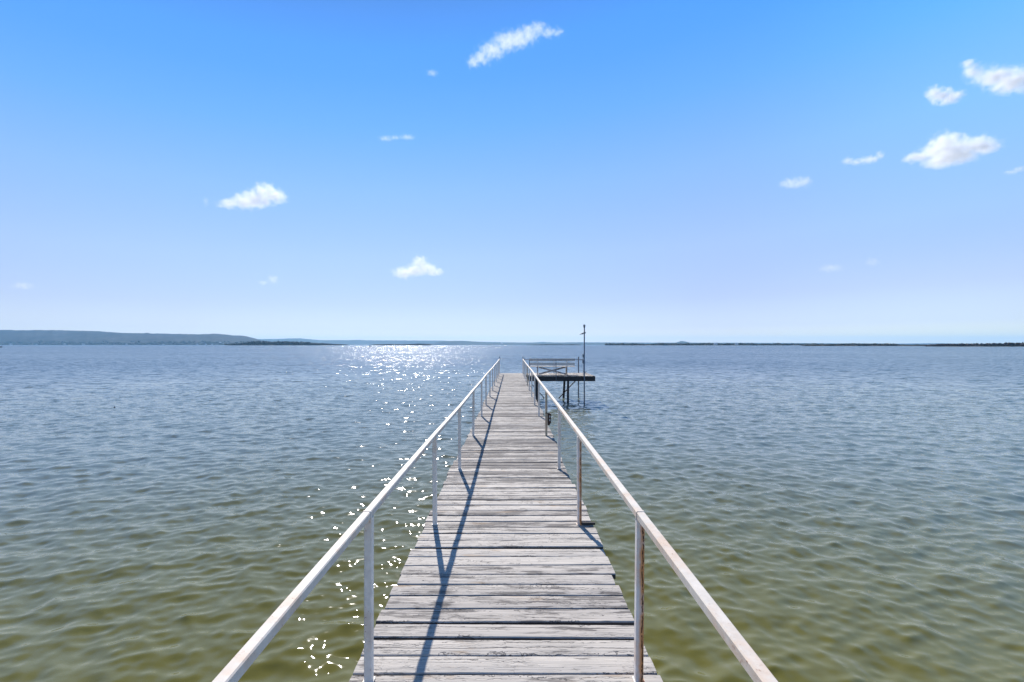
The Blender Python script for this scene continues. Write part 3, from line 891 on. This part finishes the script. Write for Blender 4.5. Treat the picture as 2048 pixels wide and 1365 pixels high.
cloud('long slanting wispy white cloud high in the middle of the sky', [(946, 127, 16, 13), (962, 113, 24, 16), (985, 99, 34, 18), (1012, 87, 36, 19), (1038, 74, 34, 19), (1060, 63, 30, 17), (1076, 57, 22, 12), (1098, 65, 28, 9), (1118, 66, 16, 6)], 0.85, 1500, 0.6, 2.6)
cloud('big bright white cloud cut by the right edge, with a curled wisp on top', [(1936, 126, 15, 10), (1945, 146, 22, 18), (1985, 156, 42, 20), (2035, 158, 48, 26), (2085, 165, 45, 24)], 2.8, 1500, 0.4, 1.1)
cloud('small puffy white cloud just below the big one at the right edge', [(1866, 186, 17, 16), (1878, 194, 26, 17), (1896, 198, 26, 14), (1912, 192, 16, 11)], 2.2, 1500, 0.55, 2.2)
cloud('large flat-bottomed white cloud, the biggest wholly in view at right', [(1890, 286, 34, 23), (1918, 292, 42, 24), (1950, 294, 38, 20), (1978, 296, 28, 13), (1865, 304, 32, 17), (1838, 313, 32, 12), (1880, 322, 36, 16), (1925, 308, 44, 20), (1900, 304, 40, 22)], 2.8, 1500, 0.4, 3.4)
cloud('thin low wavy cloud left of the large flat-bottomed cloud', [(1698, 321, 15, 9), (1714, 324, 18, 8), (1732, 321, 20, 9), (1748, 318, 16, 9), (1760, 311, 11, 10)], 0.8, 1500, 0.7, 4.1)
cloud('faint little cloud below and left of the thin wavy one', [(1580, 368, 26, 13), (1608, 364, 20, 14)], 0.7, 1500, 0.65, 5.2)
cloud('round-topped white cloud alone in the left half of the sky', [(528, 383, 30, 20), (550, 392, 26, 17), (512, 396, 32, 20), (488, 402, 34, 18), (462, 409, 28, 12), (520, 405, 34, 15)], 2.0, 1500, 0.45, 6.3)
cloud('faint upright wisp beside the round-topped left cloud', [(413, 405, 7, 13)], 0.3, 1500, 0.8, 6.9)
cloud('white humped cloud low in the sky above the sun glitter', [(840, 527, 19, 17), (852, 538, 24, 14), (870, 544, 22, 10), (832, 542, 26, 15), (810, 547, 28, 13)], 2.0, 1500, 0.55, 7.5)
cloud('pair of faint streaks below the long slanting cloud', [(772, 278, 18, 6), (790, 275, 14, 5), (815, 275, 18, 6)], 0.3, 1500, 0.7, 8.6)
cloud('tiny faint puff left of the long slanting cloud', [(864, 146, 15, 7)], 0.3, 1500, 0.7, 9.7)
cloud('small faint cloud low between the two lower left clouds', [(525, 566, 12, 6), (547, 560, 14, 11)], 0.35, 1500, 0.7, 10.8)
cloud('pale smudge of cloud low at the left edge', [(44, 572, 24, 10)], 0.25, 1500, 0.7, 11.3)
cloud('pale smudge of cloud low in the right half', [(1665, 536, 28, 10)], 0.25, 1500, 0.7, 12.7)
cloud('fainter smudge beside the pale one low in the right half', [(1746, 524, 18, 11)], 0.22, 1500, 0.7, 13.9)
cloud('faint slanting wisp at the right edge below the large cloud', [(2020, 346, 18, 6), (2040, 338, 16, 7)], 0.35, 1500, 0.7, 14.8)

# ================================================================== haze
mh, nt, out = mat('pale_blue_air'); g = N(nt)
pv = g.new('ShaderNodeVolumePrincipled')
pv.inputs['Color'].default_value = (0.33, 0.66, 1.0, 1)
pv.inputs['Density'].default_value = 5.2e-5
pv.inputs['Anisotropy'].default_value = 0.2
nt.links.new(pv.outputs[0], out.inputs['Volume'])
hz = MB().add([(x, y, z) for z in (-4.5, 300.0) for (x, y) in ((-20000, -20000), (20000, -20000), (20000, 20000), (-20000, 20000))],
              [(3, 2, 1, 0), (4, 5, 6, 7), (0, 1, 5, 4), (1, 2, 6, 5), (2, 3, 7, 6), (3, 0, 4, 7)]).build('haze', mh)
tag(hz, 'thin blue haze over the lake', None, None, 'stuff')

# ================================================================== light
to_sun = Vector((-0.235, 1.09, 0.80)).normalized()
el = math.asin(to_sun.z); az = math.atan2(to_sun.x, to_sun.y)
EXPO = 0.45
sd = bpy.data.lights.new('sun', 'SUN'); sd.energy = 5.0; sd.angle = math.radians(0.53); sd.color = (1.0, 0.95, 0.89)
so = bpy.data.objects.new('sun', sd); col.objects.link(so)
so.rotation_euler = (-to_sun).to_track_quat('-Z', 'Y').to_euler()

w = bpy.data.worlds.new('World'); scene.world = w; w.use_nodes = True
nt = w.node_tree; nt.nodes.clear(); g = N(nt)
out = nt.nodes.new('ShaderNodeOutputWorld')
sky = g.new('ShaderNodeTexSky', sky_type='NISHITA'); sky.sun_disc = False
sky.sun_elevation = el; sky.sun_rotation = az; sky.altitude = 300
sky.air_density = 1.0; sky.dust_density = 0.0; sky.ozone_density = 3.0
b1 = g.new('ShaderNodeBackground'); g.put(b1.inputs[0], sky.outputs[0]); b1.inputs[1].default_value = 0.05
dz = g.new('ShaderNodeSeparateXYZ'); g.put(dz.inputs[0], g.new('ShaderNodeTexCoord').outputs['Generated'])
SKY = [(0.0, (0.43, 0.30, 0.24)), (0.0142, (0.38, 0.27, 0.24)), (0.0355, (0.20, 0.155, 0.33)), (0.091, (0.168, 0.130, 0.33)), (0.1894, (0.1916, 0.2262, 0.41)), (0.3263, (0.13, 0.2588, 0.53)), (0.4454, (0.045, 0.235, 0.64)), (0.5265, (0.01, 0.205, 0.69)), (0.5703, (0.004, 0.198, 0.74)), (0.66, (0.001, 0.12, 0.47)), (0.8, (0.0005, 0.03, 0.15)), (1.0, (0.0003, 0.014, 0.075))]
zf = g.math('MULTIPLY', dz.outputs[2], g.rng(dz.outputs[0], 0.65, -0.65, 0.94, 1.22))
b2 = g.new('ShaderNodeBackground'); g.put(b2.inputs[0], g.vmath('SCALE', g.ramp(zf, SKY), g.math('MULTIPLY', g.rng(dz.outputs[1], -0.5, 0.35, 0.90, 1.0, True), g.rng(dz.outputs[0], 0.05, 0.72, 1.0, 1.2, True)))); b2.inputs[1].default_value = 0.73
rk = g.rng(dz.outputs[0], 0.34, 0.72, 0.0, 1.0, True)
rc = g.new('ShaderNodeCombineXYZ'); rc.inputs[0].default_value = 1.0
g.put(rc.inputs[1], g.math('MULTIPLY_ADD', rk, 0.28, 1.0)); g.put(rc.inputs[2], g.math('MULTIPLY_ADD', rk, 0.14, 1.0))
lowr = g.math('MULTIPLY', rk, g.rng(dz.outputs[2], 0.06, 0.20, 1.0, 0.0, True))
sky_col = g.vmath('MULTIPLY', b2.inputs[0].links[0].from_socket, rc.outputs[0])
g.put(b2.inputs[0], g.vmath('ADD', sky_col, g.vmath('SCALE', (0.100, 0.112, 0.05), lowr)))
ad = g.new('ShaderNodeAddShader')
nt.links.new(b1.outputs[0], ad.inputs[0]); nt.links.new(b2.outputs[0], ad.inputs[1])
nt.links.new(ad.outputs[0], out.inputs['Surface'])

# ================================================================== camera and render settings
cd = bpy.data.cameras.new('camera'); cd.sensor_width = 36.0; cd.sensor_fit = 'HORIZONTAL'
cd.lens = 36.0 * F / 2048.0
cd.shift_y = (HY - 682.5) / 2048.0
cd.clip_start = 0.05; cd.clip_end = 60000
co = bpy.data.objects.new('camera', cd); col.objects.link(co)
co.location = (0, 0, CAM_Z); co.rotation_euler = (math.radians(90), 0, 0)
scene.camera = co
vs = scene.view_settings
vs.view_transform = 'Standard'; vs.look = 'None'; vs.gamma = 1.0; vs.use_curve_mapping = False
vs.exposure = EXPO
cy = scene.cycles
cy.max_bounces = 8; cy.volume_bounces = 8
cy.volume_step_rate = 0.3
cy.sample_clamp_indirect = 1.5
cy.sample_clamp_direct = 45.0
cy.use_denoising = True
